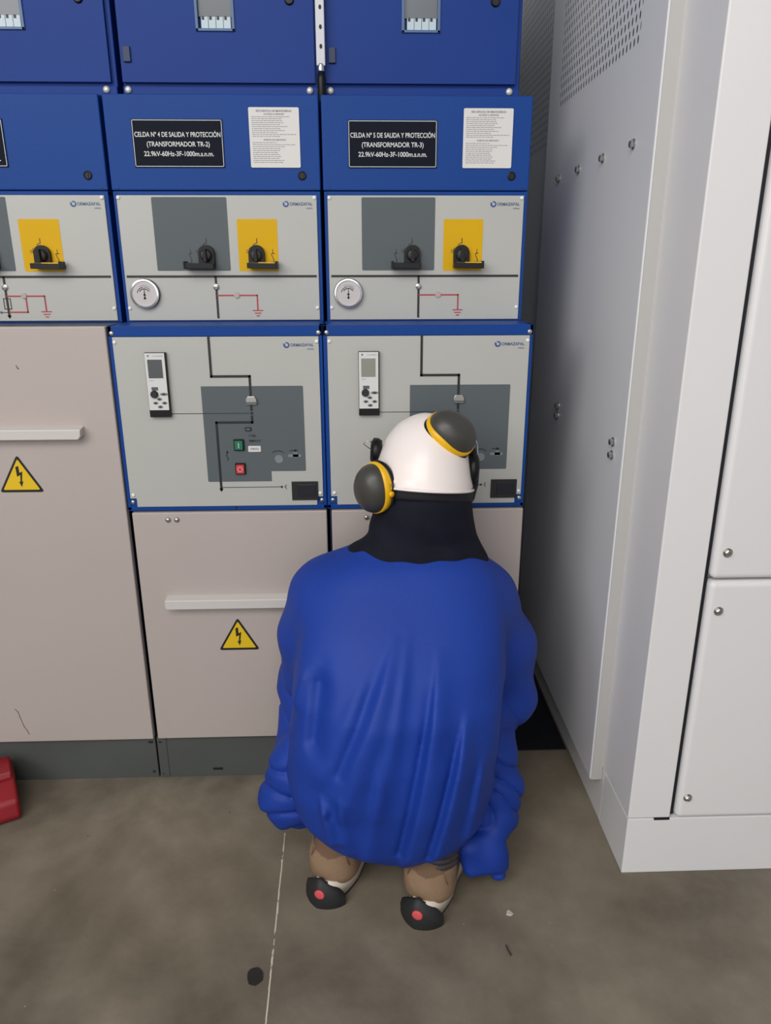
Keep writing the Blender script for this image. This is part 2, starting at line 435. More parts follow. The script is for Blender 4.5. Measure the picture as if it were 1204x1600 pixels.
def upper_part(root, kind):
    c = MB(); c.box(.0015, .4845, .132, .30, 1.5235, 1.7225, BLUE)
    cov = c.build('top_cover', root, bevel=.003, seg=3); part('blue top cover panel', cov)
    for x in (.0165, .4700):
        MB().lathe((x, .132, 1.5290), (0, -1, 0), [(.0024, 0), (.002, .0012)], DARKBLUE, 10).build('cover_pin', cov)
    lk = MB().lathe((.4425, .132, 1.5552), (0, -1, 0), [(.0098, 0), (.0095, .002), (.0075, .003), (.0072, .0015)], BLACKP, 24)
    lk.box(.4418, .4432, .1285, .131, 1.550, 1.560, BLACK); lk.build('lock', cov)
    f = MB()
    f.box(.0035, .0112, .133, .18, 1.2285, 1.5215, BLUE); f.box(.4740, .4830, .133, .18, 1.2285, 1.5215, BLUE)
    f.box(.0035, .4830, .134, .18, 1.5135, 1.5220, BLUE); f.box(.0035, .4830, .134, .18, 1.2265, 1.2312, BLUE)
    f.build('upper_frame', root, bevel=.001)
    p = MB(); p.box(.0112, .4745, .129, .150, 1.2312, 1.5132, GREYW)
    pan = p.build('upper_mimic_panel', root, bevel=.0012); part('light grey mimic panel with switch symbols', pan)
    y = .129
    fx = -.0160 if kind == 'fuse' else 0.
    MB().prism(rrect(.0908+fx, .2645+fx, 1.3462, 1.5090, .003), y-.0005, y, FIELD).build('grey_field', pan)
    MB().prism(rrect(.2855+fx, .3795+fx, 1.3452, 1.4615, .003), y-.0005, y, YEL).build('yellow_field', pan)
    d = MB(); dr = MB(); ds = MB(); yy = y-.0004
    d.path([(.0185, 1.3333), (.4670, 1.3333)], .0052, yy, BLACK)
    if kind != 'fuse':
        d.path([(.2271, 1.331), (.2271, 1.2385)], .0052, yy, BLACK)
        dr.path([(.229, 1.2895), (.3240, 1.2895), (.3240, 1.2560)], .0030, yy-.0001, RED); ground(dr, .3240, 1.2540, RED, yy)
    else:
        q = .2165
        d.path([(q, 1.331), (q, 1.2425)], .0052, yy, BLACK)
        d.prism([(q-.005, 1.2445), (q+.005, 1.2445), (q, 1.2365)], yy-.0006, yy, BLACK)
        d.path([(q-.008, 1.2595), (q+.008, 1.2595), (q+.008, 1.2835), (q-.008, 1.2835), (q-.008, 1.2595)], .0016, yy-.0002, BLACK)
        dr.path([(q+.002, 1.2892), (.3065, 1.2892), (.3065, 1.2550)], .0030, yy-.0001, RED); ground(dr, .3065, 1.2530, RED, yy)
        dr.path([(.2620, 1.2892), (.2620, 1.2520), (q+.002, 1.2520)], .0030, yy-.0001, RED)
        d.path([(q-.016, 1.2515), (q, 1.2515)], .0014, yy, BLACK); d.disc(q-.018, 1.2515, .003, .003, yy-.0004, yy, FIELD)
    # small position symbols next to the handles
    yf = y-.0006
    for X, Z in ((.1722+fx, 1.372), (.3668+fx, 1.372)):
        ds.path([(X, Z+.022), (X, Z+.013)], .0015, yf, BLACK, .0003); ds.path([(X-.0035, Z+.013), (X+.0035, Z+.013)], .0015, yf, BLACK, .0003)
        ds.path([(X-.0035, Z+.011), (X+.002, Z-.002), (X, Z-.008)], .0016, yf, BLACK, .0003)
    for k, hw in enumerate((.0065, .004, .0018)): ds.path([(.3675+fx-hw, 1.3655-.0028*k), (.3675+fx+hw, 1.3655-.0028*k)], .0016, yf, BLACK, .0003)
    for X in (.2100+fx, .3290+fx):
        ds.path([(X+.001, 1.4095), (X+.001, 1.4185)], .0018, yf, BLACK, .0003)
        ds.path([(X-.008, 1.4045), (X-.003, 1.4075), (X+.001, 1.4085)], .0014, yf, BLACK, .0003)
        ds.text('O', X-.0248, 1.3865, .0045, .0075, yf, BLACK, 'LEFT', .0003); ds.path([(X-.0188, 1.388), (X-.0175, 1.397)], .0014, yf, BLACK, .0003)
    part('black line', d.build('busbar_line', pan)); part('red line ending in an earth symbol', dr.build('earth_line', pan)); ds.build('position_symbols', pan)
    i1 = MB()
    ix = .2271 if kind != 'fuse' else .2165
    i1.lathe((ix, yy, 1.3090), (0, -1, 0), [(.0072, 0), (.0068, .003), (.004, .0042)], STEEL, 24); i1.box(ix-.0055, ix+.0055, yy-.0048, yy-.003, 1.3065, 1.3088, FIELD)
    i1.build('position_indicator', pan)
    MB().lathe((.2750 if kind != 'fuse' else .2580, yy, 1.2897), (0, -1, 0), [(.0072, 0), (.0066, .0025), (.005, .0026)], mat('clear_lens', (176, 160, 158), .25), 24).build('position_indicator', pan)
    switch_handle(pan, .2108+fx, -1, False); switch_handle(pan, .3290+fx*.7, 1, True)
    if kind != 'fuse': gauge(pan, .0567, 1.2938)
    logo(.4025, 1.4945, y, pan)
    rivets(pan, ((.0155, 1.5078), (.4690, 1.5078), (.0155, 1.2600), (.4690, 1.2600)), y)

def lower_part(root, lit):
    f = MB(); Y = -.002
    f.box(-.0015, .0075, Y, .05, .7870, 1.2275, BLUE); f.box(.4770, .4850, Y, .05, .7870, 1.2275, BLUE)
    f.box(-.0015, .4850, Y, .05, 1.2035, 1.2275, BLUE); f.box(-.0015, .4850, Y, .05, .7855, .7965, BLUE)
    f.box(.0075, .0225, Y, .02, .7965, .8165, BLUE); f.box(.4620, .4770, Y, .02, .7965, .8165, BLUE)
    f.box(-.0010, .4845, .05, .155, 1.2215, 1.2275, BLUE)
    fr = f.build('lower_frame', root, bevel=.0012)
    for x, z in ((.0068, 1.2110), (.4765, 1.2110), (.0120, .8085), (.4735, .8085)):
        MB().lathe((x, Y, z), (0, -1, 0), [(.0058, 0), (.0056, .0018), (.003, .003), (.0006, .0032)], STEEL, 18).build('screw', fr, True)
    for x in (.262,): MB().lathe((x, Y, .7910), (0, -1, 0), [(.003, 0), (.002, .001)], BLACK, 10).build('screw', fr)
    y = -.0055
    P = [(.0078, 1.2028), (.4768, 1.2028), (.4768, .8185), (.4618, .8185), (.4618, .7968), (.0227, .7968), (.0227, .8185), (.0078, .8185)]
    pan = MB().prism(P, y, .01, GREYW).build('lower_mimic_panel', root, bevel=.0008); part('light grey mimic panel with breaker controls', pan)
    g = [(.1995, 1.0902), (.4350, 1.0902), (.4370, 1.0882), (.4370, .8862), (.4350, .8842), (.3535, .8842), (.3535, .8590), (.2015, .8590), (.1995, .8610)]
    MB().prism(g, y-.0005, y, FIELD).build('grey_field', pan)
    d = MB(); yy = y-.0006
    d.path([(.2258, 1.2015), (.2258, 1.1130), (.3142, 1.1130), (.3142, 1.0700)], .0056, yy, BLACK)
    d.path([(.3142, 1.0450), (.3142, 1.0046), (.2298, 1.0046), (.2298, .8400)], .0056, yy, BLACK)
    d.prism([(.2250, .8420), (.2346, .8420), (.2298, .8335)], yy-.0006, yy, BLACK)
    ml = MB(); ml.path([(.127, 1.0265), (.3142, 1.0265)], .0011, yy, BLACK); ml.build('measuring_line', pan); d.disc(.3142, 1.0265, .0058, .0058, yy-.0008, yy, FIELD, 20); d.disc(.3142, 1.0265, .0030, .0040, yy-.0012, yy, BLACK, 16)
    d.build('busbar_line', pan); d = MB()
    d.path([(.2330, .8446), (.3775, .8446)], .0012, yy, BLACK)
    d.prism([(.3725, .8446), (.3770, .8475), (.3800, .8446), (.3770, .8417)], yy-.0008, yy, BLACK)
    d.path([(.3880, .8495), (.3845, .8446), (.3880, .8397)], .0013, yy, BLACK)
    d.build('outgoing_line', pan); d = MB()
    d.path([(.2505, .9330), (.2480, .9240), (.2525, .9165), (.2490, .9120)], .0016, yy, BLACK); d.prism([(.2475, .931), (.2535, .931), (.2505, .937)], yy-.0006, yy, BLACK)
    # small operator legends, arc and arrow
    d.path([(.3560+.0155*(1+math.cos(math.radians(a))), .9262+.0085*math.sin(math.radians(a))) for a in range(150, 20, -15)], .0013, yy, BLACK)
    d.path([(.4005, .9352), (.4130, .9352)], .0016, yy, BLACK); d.prism([(.4110, .9318), (.4200, .9352), (.4110, .9386)], yy-.0006, yy, BLACK)
    d.text('CYBEL', .3040, .9690, .0180, .0062, yy, BLACK, 'LEFT', .0003); d.text('EMBRAG', .3040, .9570, .0270, .0058, yy, BLACK, 'LEFT', .0003)
    d.build('operator_symbols', pan)
    k = MB(); k.prism([(.3030, 1.0475), (.3275, 1.0475), (.3275, 1.0595), (.3235, 1.0665), (.3070, 1.0665), (.3030, 1.0595)], y-.006, y, STEEL)
    k.box(.3025, .3290, y-.0068, y-.004, 1.0495, 1.0535, FIELD); k.build('position_indicator', pan, bevel=.0008)
    k = MB().box(.2965, .3105, y-.004, y, .9845, .9930, BLACK).box(.2990, .3080, y-.0046, y-.0035, .9862, .9912, FIELD); k.build('counter_window', pan)
    for name, z, m in (('on_button', .9505, GREEN), ('off_button', .8918, REDB)):
        k = MB(); k.prism(rrect(.2672, .2922, z-.0140, z+.0140, .002), y-.004, y, BLACKP)
        k.prism(rrect(.2702, .2892, z-.0105, z+.0105, .0015), y-.0095, y-.003, m)
        if m is GREEN: k.box(.2788, .2806, y-.0102, y-.009, z-.0065, z+.0065, WHITEP)
        else:
            k.path([(.2797+.0058*math.cos(math.radians(a)), z+.0060*math.sin(math.radians(a))) for a in range(0, 361, 24)], .0014, y-.0096, WHITEP, .0005)
        o = k.build(name, pan, bevel=.0008); part('green push button' if m is GREEN else 'red push button', o)
    k = MB(); k.prism(rrect(.3010, .3310, .9330, .9475, .002), y-.002, y, PAPER); k.text('(3835)', .3160, .9380, .0200, .0052, y-.002, INK); k.build('counter_label', pan)
    k = MB(); k.lathe((.3728, y, .9150), (0, -1, 0), [(.0105, 0), (.010, .0015), (.0085, .0012)], mat('light_field', (124, 130, 134), .4), 24)
    k.lathe((.4135, y, .9235), (0, -1, 0), [(.0075, 0), (.007, .0012)], MATS['light_field'], 20); k.prism(rrect(.3950, .4270, .9190, .9260, .003), y-.0012, y, MATS['light_field'])
    k.build('crank_socket', pan)
    # protection relay
    r = MB(); r.box(.0790, .1275, y-.011, y, 1.0205, 1.1690, BLACKP); rel = r.build('protection_relay', pan, bevel=.0008); part('slim relay with small display and knob', rel)
    # relay details live in the relay's own face mesh (one level deeper is the limit), joined per kind
    r2 = MB(); ry = y-.011
    r2.box(.0800, .1250, ry-.0012, ry+.001, 1.0375, 1.1680, LABELW)
    r2.box(.0855, .1185, ry-.0018, ry-.001, 1.1115, 1.1535, LCDG if lit else LCD)
    r2.disc(.0880, 1.1620, .0018, .0018, ry-.0018, ry, BLACK, 12); r2.text('ormazabal', .0985, 1.1608, .0230, .0022, ry-.0012, INK, 'LEFT', .0002)
    r2.text('ekor', .0870, 1.1050, .0100, .0022, ry-.0012, INK, 'LEFT', .0002)
    r2.prism(rrect(.0890, .1040, 1.0835, 1.0910, .001), ry-.0018, ry, FIELD)
    r2.lathe((.0945, ry, 1.0745), (0, -1, 0), [(.0090, 0), (.0088, .005), (.007, .008)], BLACK, 22)
    for bx, bz in ((.1160, 1.0745), (.1050, 1.0630), (.0955, 1.0540), (.1160, 1.0540), (.1055, 1.0450)):
        wx = .0088 if bz > 1.07 else .0058
        r2.disc(bx, bz, wx, .0033, ry-.0022, ry, INK, 16); r2.disc(bx, bz, wx*.45, .0017, ry-.0028, ry, BLACK, 12)
    # the face is a child of the panel so that it stays at the third level
    part('white relay face with display and buttons', r2.build('relay_face', pan))
    k = MB(); k.box(.4008, .4650, y-.003, y, .8105, .8578, BLACK); k.box(.4150, .4600, y-.0036, y-.002, .8200, .8500, mat('dark_window', (34, 34, 44), .2))
    k.build('inspection_window', pan, bevel=.0008)
    logo(.4030, 1.1838, y, pan)
    rivets(pan, ((.0125, 1.1915), (.4722, 1.1915), (.0160, .8275), (.4700, .8275)), y)

def door_bolts(door, pts):
    for x, z in pts: MB().lathe((x, DOORY, z), (0, -1, 0), [(.0068, 0), (.0066, .002), (.004, .0045), (.001, .0048)], STEEL, 18).build('bolt', door, True)
def grip(door, x0, x1, z0, z1):
    b = MB(); P = [(x0+.004, z0), (x1-.008, z0), (x1-.002, z0+.008), (x1, z1), (x0, z1), (x0, z0+.006)]
    n = len(P); yf = DOORY-.026; s2 = [(x, z0+(z-z0)*.86) for x, z in P]
    b.add([(x, yf, z) for x, z in s2]+[(x, DOORY, z) for x, z in P], [tuple(range(n))]+[(i, n+i, n+(i+1) % n, (i+1) % n) for i in range(n)], HANDLEW)
    o = b.build('handle', door, bevel=.002); part('long pale bar handle', o)

OFF = {3: -.4910, 4: 0., 5: .4885}
LAB = {
 3: 'blue and pale grey switchgear cell at the left with one tall full-height door',
 4: 'middle blue and grey switchgear cell whose plate reads CELDA No 4 TR-2',
 5: 'blue and grey switchgear cell behind the crouching person, plate reads TR-3',
}
PLATES = {
 3: [('CELDA Nº 3 DE PROTECCIÓN', .178), ('INTERRUPTOR-FUSIBLE', .140), ('(TRANSFORMADOR TR-1)', .156), ('22.9kV-60Hz-3F-1000m.s.n.m.', .176)],
 4: [('CELDA Nº 4 DE SALIDA Y PROTECCIÓN', .1935), ('(TRANSFORMADOR TR-2)', .142), ('22.9kV-60Hz-3F-1000m.s.n.m.', .158)],
 5: [('CELDA Nº 5 DE SALIDA Y PROTECCIÓN', .1935), ('(TRANSFORMADOR TR-3)', .142), ('22.9kV-60Hz-3F-1000m.s.n.m.', .158)],
}
for ci in (3, 4, 5):
    root = empty('switchgear_cell', (OFF[ci], 0, 0))
    tag(root, LAB[ci], 'switchgear', 'switchgear cells standing in a row')
    carcass(root); upper_part(root, 'fuse' if ci == 3 else 'breaker')
    nameplate(root, PLATES[ci])
    if ci != 3: instruction_sheet(root)
    pb = MB(); pb.box(.0, .4865, .004, .60, 0, .1305, PLINTH)
    pb.box(.0005, .026, .002, .006, .004, .128, PLINTH)
    for hx, hz, hw in ((.009, .116, .004), (.474, .116, .006), (.009, .012, .002), (.474, .020, .003)):
        pb.box(hx-hw, hx+hw, .0012, .005, hz-.003, hz+.003, DARK)
    if ci == 4: pb.prism(rrect(.146, .174, .020, .028, .003), .0022, .0055, DARK)
    pb.build('plinth', root, bevel=.0015)
    if ci == 3:
        dr = MB().prism(rrect(.0050, .4870, .1330, 1.2270, .003), DOORY, .012, DOORW).build('door', root, bevel=.003, seg=3)
        grip(dr, .0725, .4110, .9720, 1.0000)
        warning_sign(dr, .2445, .8395)
        y = DOORY
        for P in ([(.131, .236), (.138, .228), (.1405, .212), (.147, .182), (.153, .170), (.1565, .158)], [(.2765, 1.1405), (.2790, 1.1350), (.2805, 1.1335)]):
            sc = MB(); sc.path(P, .0022, y, mat('scuff', (112, 100, 98), .8), .0003); part('dark scuff mark', sc.build('scuff_mark', dr))
    else:
        lower_part(root, ci == 5)
        dr = MB().prism(rrect(.0078, .4845, .1340, .7825, .003), DOORY, .012, DOORW).build('door', root, bevel=.003, seg=3)
        grip(dr, .0725, .4080, .5320, .5610)
        warning_sign(dr, .2465, .4025)
        door_bolts(dr, ((.0945, .7640), (.1158, .7640)))
    # control box standing on the cell
    bx = empty('control_box', (OFF[ci], .29, 1.7255))
    tag(bx, {3: 'dark blue control box on top of the leftmost cell', 4: 'dark blue control box on top of the middle cell',
             5: 'dark blue control box at the right end, beside the perforated enclosure'}[ci], 'control box', 'control boxes on top of the cells')
    b = MB(); b.box(.006, .4830, .012, .30, 0, .62, BLUED); b.box(.006, .4830, .004, .02, 0, .046, BLUED); b.build('box_body', bx, bevel=.002)
    for x in (.0188, .4575):
        MB().lathe((x, .004, .0375), (0, -1, 0), [(.0084, 0), (.0082, .003), (.0055, .0065), (.001, .007)], mat('bright_zinc', (214, 212, 204), .35, .3), 18).build('bolt', bx, True)
    # door with a window opening
    wx0, wx1, wz0, wz1 = .1950, .2815, .1635, .30
    b = MB()
    for x0, x1, z0, z1 in ((.008, wx0, .0535, .60), (wx1, .4705, .0535, .60), (wx0, wx1, .0535, wz0), (wx0, wx1, wz1, .60)):
        b.box(x0, x1, 0, .011, z0, z1, BLUED)
    dd = b.build('box_door', bx)
    b = MB(); fr = mat('window_frame_blue', (70, 100, 140), .4)
    for x0, x1, z0, z1 in ((wx0-.003, wx0+.004, wz0-.003, wz1+.003), (wx1-.004, wx1+.003, wz0-.003, wz1+.003), (wx0-.003, wx1+.003, wz0-.003, wz0+.003), (wx0-.003, wx1+.003, wz1-.003, wz1+.003)):
        b.box(x0, x1, -.004, .004, z0, z1, fr)
    b.build('window_frame', dd, bevel=.001)
    b = MB(); b.box(wx0+.004, wx1-.004, .006, .010, .1925, wz1, GLASS); b.build('window_pane', dd)
    for i in range(4):
        x = .2050+i*.0177
        q = MB(); q.box(x, x+.0168, .002, .010, .1670, .1915, BREAK); q.box(x+.002, x+.008, .0012, .004, .1850, .1925, BLACK); q.build('breaker_module', dd, bevel=.0006)
    q = MB(); q.lathe((.4150, 0, .2265), (0, -1, 0), [(.0115, 0), (.011, .003), (.009, .005)], BLACKP, 24); q.box(.4142, .4158, -.006, -.004, .2205, .2325, BLACK); q.build('lock', dd)
    for z in (.112, .52): MB().box(.0160, .0330, -.006, .002, z-.0165, z+.0165, DARKBLUE).build('hinge', dd, bevel=.001)

# perforated white rod standing in the slot between two control boxes
rod = empty('perforated_rod', (.4868, .27, 1.7255))
tag(rod, 'white perforated metal rod with black tip standing between the two right control boxes', 'rod')
MB().box(-.0105, .0105, -.006, .008, .085, .62, mat('rod_white', (206, 206, 212), .35)).build('tube', rod, bevel=.002)
for z in (.125, .165, .205, .245, .285):
    MB().disc(.001, z, .0034, .0050, -.0066, -.005, DARK, 14).build('hole', rod)
MB().lathe((0, .001, .072), (0, 0, 1), [(.0085, 0), (.0092, .003), (.0092, .015), (.008, .018)], CHROME, 20).build('ferrule', rod, True)
part('black tip', MB().lathe((0, .001, .004), (0, 0, 1), [(.007, 0), (.0100, .006), (.0104, .055), (.008, .068)], BLACKP, 20).build('tip', rod, True))

# dark flat sheet on the floor of the gap beside the last cell
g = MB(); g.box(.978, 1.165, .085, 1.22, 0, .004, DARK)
tag(g.build('gap_sheet'), 'flat black sheet on the floor in the narrow gap between right cell and white enclosure', 'mat')

# ------------------------------------------------------------------ white enclosure at the right
EX, EY = 1.170, -.382
enc = empty('metal_enclosure', (EX, EY, 0))
tag(enc, 'large white sheet-metal enclosure with perforated side panel and bolted doors, right edge', 'enclosure')
W, D, H = 1.25, 1.57, 2.45
MB().box(.012, W, .030, D, .156, H, ENCS).build('shell', enc)
b = MB(); b.box(0, W, 0, .1685, 0, .1535, ENCW)
part('white base skirt', b.build('base', enc, bevel=.0015))
b = MB(); b.box(.001, W, .171, D, 0, .1535, ENCW); b.build('base', enc, bevel=.0015)
# corner post
b = MB(); b.box(0, .0965, 0, .29, .1555, H, ENCW); b.build('corner_post', enc, bevel=.003, seg=3)
b = MB(); b.box(.060, .096, -.0006, .02, .1500, .1560, DARK); b.build('slot', enc)
DXO, DX1 = .1085, W
for z0, z1, pts in ((.748, 2.30, ((.1335, .807), (.1335, 1.55))), (.1555, .7425, ((.1330, .678), (.1285, .2135)))):
    d = MB().box(DXO, DX1, -.004, .030, z0, z1, ENCW).build('door', enc, bevel=.012, seg=5)
    for x, z in pts: bolt(d, x, z, -.004, .0072)
MB().box(.0965, .1085, .012, .03, .1555, H, DARK).build('door_seal', enc)
# side panels, proud of the frame (they face the switchgear)
PERF = perforated('perforated_white', (226, 226, 229), .322, .945, 1.777, 2.40, .0222, .0215, .0036, .0078)
t = .030
P0, P1 = .184, 1.072
b = MB(); b.box(-t, .0, P0, P1, .118, 2.42, PERF)
sp = b.build('side_panel', enc, bevel=.004, seg=3); MB().box(-t+.003, .0, P0-.002, P0+.001, .120, 2.42, ENCR).build('panel_flange', sp); part('smooth white side panel, perforated near the top', sp)
PERF2 = perforated('perforated_galvanised', (178, 181, 186), 1.10, 1.55, 1.70, 2.40, .0222, .0215, .0036, .0078, .3, .25)
b = MB(); b.box(-t+.006, .0, P1+.006, D, .118, 2.42, PERF2)
part('rear side panel, perforated', b.build('side_panel', enc, bevel=.004))
def side_bolt(y, z):
    q = MB(); x = -t
    q.lathe((x, y, z), (-1, 0, 0), [(.0105, 0), (.0105, .0022)], STEEL, 18); q.lathe((x, y, z), (-1, 0, 0), [(.0080, .002), (.0080, .0085), (.006, .010)], STEEL, 6)
    q.build('bolt', sp)
for y, z in ((.299, 1.592), (.499, 1.592), (.697, 1.592), (.893, 1.592), (.249, .978), (.249, .948), (.730, .976), (.730, .947)): side_bolt(y, z)

# ------------------------------------------------------------------ implicit surfaces for cloth and body
class Field:
    def __init__(s, lo, hi, res):
        s.res = res; s.ax = [np.arange(l, h, res, dtype=np.float32) for l, h in zip(lo, hi)]
        s.D = np.full([len(a) for a in s.ax], .08, np.float32)
    def sub(s, lo, hi):
        sl = tuple(slice(max(0, int(np.searchsorted(a, l)-1)), min(len(a), int(np.searchsorted(a, h)+1))) for a, l, h in zip(s.ax, lo, hi))
        X, Y, Z = np.meshgrid(s.ax[0][sl[0]], s.ax[1][sl[1]], s.ax[2][sl[2]], indexing='ij', sparse=True)
        return sl, X, Y, Z
    def merge(s, sl, d, k):
        a = s.D[sl]
        if k <= 0: s.D[sl] = np.minimum(a, d); return
        h = np.maximum(k-np.abs(a-d), 0)/k
        s.D[sl] = np.minimum(a, d)-h*h*k*.25
    def cone(s, a, b, ra, rb, k=.02):
        a = np.array(a, np.float32); b = np.array(b, np.float32); r = max(ra, rb)+k+.03
        sl, X, Y, Z = s.sub(np.minimum(a, b)-r, np.maximum(a, b)+r); ab = b-a; L2 = float(ab@ab)+1e-9
        t = np.clip(((X-a[0])*ab[0]+(Y-a[1])*ab[1]+(Z-a[2])*ab[2])/L2, 0, 1)
        d = np.sqrt((X-a[0]-t*ab[0])**2+(Y-a[1]-t*ab[1])**2+(Z-a[2]-t*ab[2])**2)-(ra+(rb-ra)*t)
        s.merge(sl, d, k); return s
    def chain(s, pts, k=.02):
        for (a, ra), (b, rb) in zip(pts[:-1], pts[1:]): s.cone(a, b, ra, rb, k)
        return s
    def ell(s, c, r, k=.02, R=None, cut=False):
        c = np.array(c, np.float32); r = np.array(r, np.float32); m = float(r.max())+k+.03
        sl, X, Y, Z = s.sub(c-m, c+m); x, y, z = X-c[0], Y-c[1], Z-c[2]
        if R is not None: x, y, z = (R[0][0]*x+R[1][0]*y+R[2][0]*z, R[0][1]*x+R[1][1]*y+R[2][1]*z, R[0][2]*x+R[1][2]*y+R[2][2]*z)
        k0 = np.sqrt((x/r[0])**2+(y/r[1])**2+(z/r[2])**2); k1 = np.sqrt((x/r[0]**2)**2+(y/r[1]**2)**2+(z/r[2]**2)**2)+1e-6
        d = k0*(k0-1)/k1
        if cut: s.D[sl] = np.maximum(s.D[sl], -d)
        else: s.merge(sl, d, k)
        return s
    def loft(s, st, k=.02, pw=2.0):
        """stations (z, cx, cy, rx, ry) stacked in height"""
        st = np.array(st, np.float32); z = st[:, 0]
        m = .05; lo = ((st[:, 1]-st[:, 3]).min()-m, (st[:, 2]-st[:, 4]).min()-m, z[0]-m); hi = ((st[:, 1]+st[:, 3]).max()+m, (st[:, 2]+st[:, 4]).max()+m, z[-1]+m)
        sl, X, Y, Z = s.sub(lo, hi)
        zc = Z.ravel(); zf = np.linspace(z[0]-.08, z[-1]+.08, 600); wk = np.exp(-np.linspace(-2.5, 2.5, 45)**2); wk /= wk.sum(); f = []
        for i in range(1, 5):
            g_ = np.convolve(np.pad(np.interp(zf, z, st[:, i]), 22, mode='edge'), wk, 'valid'); f.append(np.interp(zc, zf, g_).reshape(Z.shape))
        q = (np.abs((X-f[0])/f[2])**pw+np.abs((Y-f[1])/f[3])**pw)**(1/pw)
        d = (q-1)*np.minimum(f[2], f[3])
        dz = np.maximum(z[0]-Z, Z-z[-1]); d = np.maximum(d, dz)
        s.merge(sl, d.astype(np.float32), k); return s
    def grid(s): return np.meshgrid(*s.ax, indexing='ij', sparse=True)
    def mesh(s, iso=0., smooth=2):
        D = s.D-iso; n = D.shape; ins = D < 0
        c = [ins[i:n[0]-1+i, j:n[1]-1+j, k:n[2]-1+k] for i in (0, 1) for j in (0, 1) for k in (0, 1)]
        tot = sum(a.astype(np.int8) for a in c); act = (tot > 0) & (tot < 8)
        idx = np.full(act.shape, -1, np.int64); ii = np.argwhere(act); idx[act] = np.arange(len(ii))
        P = np.zeros((len(ii), 3)); C = np.zeros(len(ii))
        I, J, K = ii.T
        for a in range(3):
            for o1 in (0, 1):
                for o2 in (0, 1):
                    off = [0, 0, 0]; oth = [q for q in range(3) if q != a]; off[oth[0]] = o1; off[oth[1]] = o2
                    off2 = list(off); off2[a] = 1
                    d0 = D[I+off[0], J+off[1], K+off[2]]; d1 = D[I+off2[0], J+off2[1], K+off2[2]]
                    x = (d0 < 0) != (d1 < 0); t = np.where(x, d0/np.where(x, d0-d1, 1), 0)
                    p = np.stack([I+off[0], J+off[1], K+off[2]], 1).astype(float); p[:, a] += t
                    P += p*x[:, None]; C += x
        P /= C[:, None]
        F = []
        for a in range(3):
            u, v = [(1, 2), (2, 0), (0, 1)][a]
            s0 = [slice(1, -1)]*3; s0[a] = slice(0, n[a]-1); s1 = [slice(1, -1)]*3; s1[a] = slice(1, n[a])
            A = ins[tuple(s0)]; B = ins[tuple(s1)]
            for pos in (True, False):
                m = (A & ~B) if pos else (~A & B)
                q = np.argwhere(m)
                if not len(q): continue
                off = np.ones(3, int); off[a] = 0; q = q+off
                eu = np.zeros(3, int); eu[u] = 1; ev = np.zeros(3, int); ev[v] = 1
                g = lambda w: idx[w[:, 0], w[:, 1], w[:, 2]]
                quad = np.stack([g(q-eu-ev), g(q-ev), g(q), g(q-eu)], 1)
                if not pos: quad = quad[:, ::-1]
                F.append(quad)
        F = np.concatenate(F); V = P*s.res+np.array([s.ax[0][0], s.ax[1][0], s.ax[2][0]])
        E = np.concatenate([F[:, [0, 1]], F[:, [1, 2]], F[:, [2, 3]], F[:, [3, 0]]])
        for _ in range(smooth):
            S = np.zeros_like(V); Cn = np.zeros(len(V))
            for a, b_ in ((0, 1), (1, 0)):
                np.add.at(S, E[:, a], V[E[:, b_]]); np.add.at(Cn, E[:, a], 1)
            V = V*.5+.5*S/Cn[:, None]
        return V, F
def mesh_obj(name, V, F, m, parent=None, matidx=None, mats=None):
    me = bpy.data.meshes.new(name); me.vertices.add(len(V)); me.vertices.foreach_set('co', V.astype(np.float32).ravel())
    me.loops.add(len(F)*4); me.loops.foreach_set('vertex_index', F.astype(np.int32).ravel())
    me.polygons.add(len(F)); me.polygons.foreach_set('loop_start', np.arange(0, len(F)*4, 4, dtype=np.int32))
    me.polygons.foreach_set('loop_total', np.full(len(F), 4, np.int32))
    for q in (mats or [m]): me.materials.append(q)
    if matidx is not None: me.polygons.foreach_set('material_index', matidx.astype(np.int32))
    me.update(calc_edges=True); me.validate()
    me.polygons.foreach_set('use_smooth', [True]*len(me.polygons))
    o = bpy.data.objects.new(name, me); COL.objects.link(o)
    if parent: o.parent = parent; o.location = -Vector(parent.location)
    return o

def seg_ridge(X, Z, a, b, w, amp, taper=True):
    """soft fold along the segment a-b in the (x,z) plane"""
    ax, az = a; bx, bz = b; dx, dz = bx-ax, bz-az; L2 = dx*dx+dz*dz
    t = np.clip(((X-ax)*dx+(Z-az)*dz)/L2, 0, 1); d = np.sqrt((X-ax-t*dx)**2+(Z-az-t*dz)**2)
    e = np.clip(t*4, 0, 1) if taper else 1.
    return amp*np.exp(-(d/w)**2)*(.25+.75*e)

person = empty('person', (.66, -.36, 0))
tag(person, 'person crouching with back turned, blue work clothes, white helmet and dark hood', 'person')

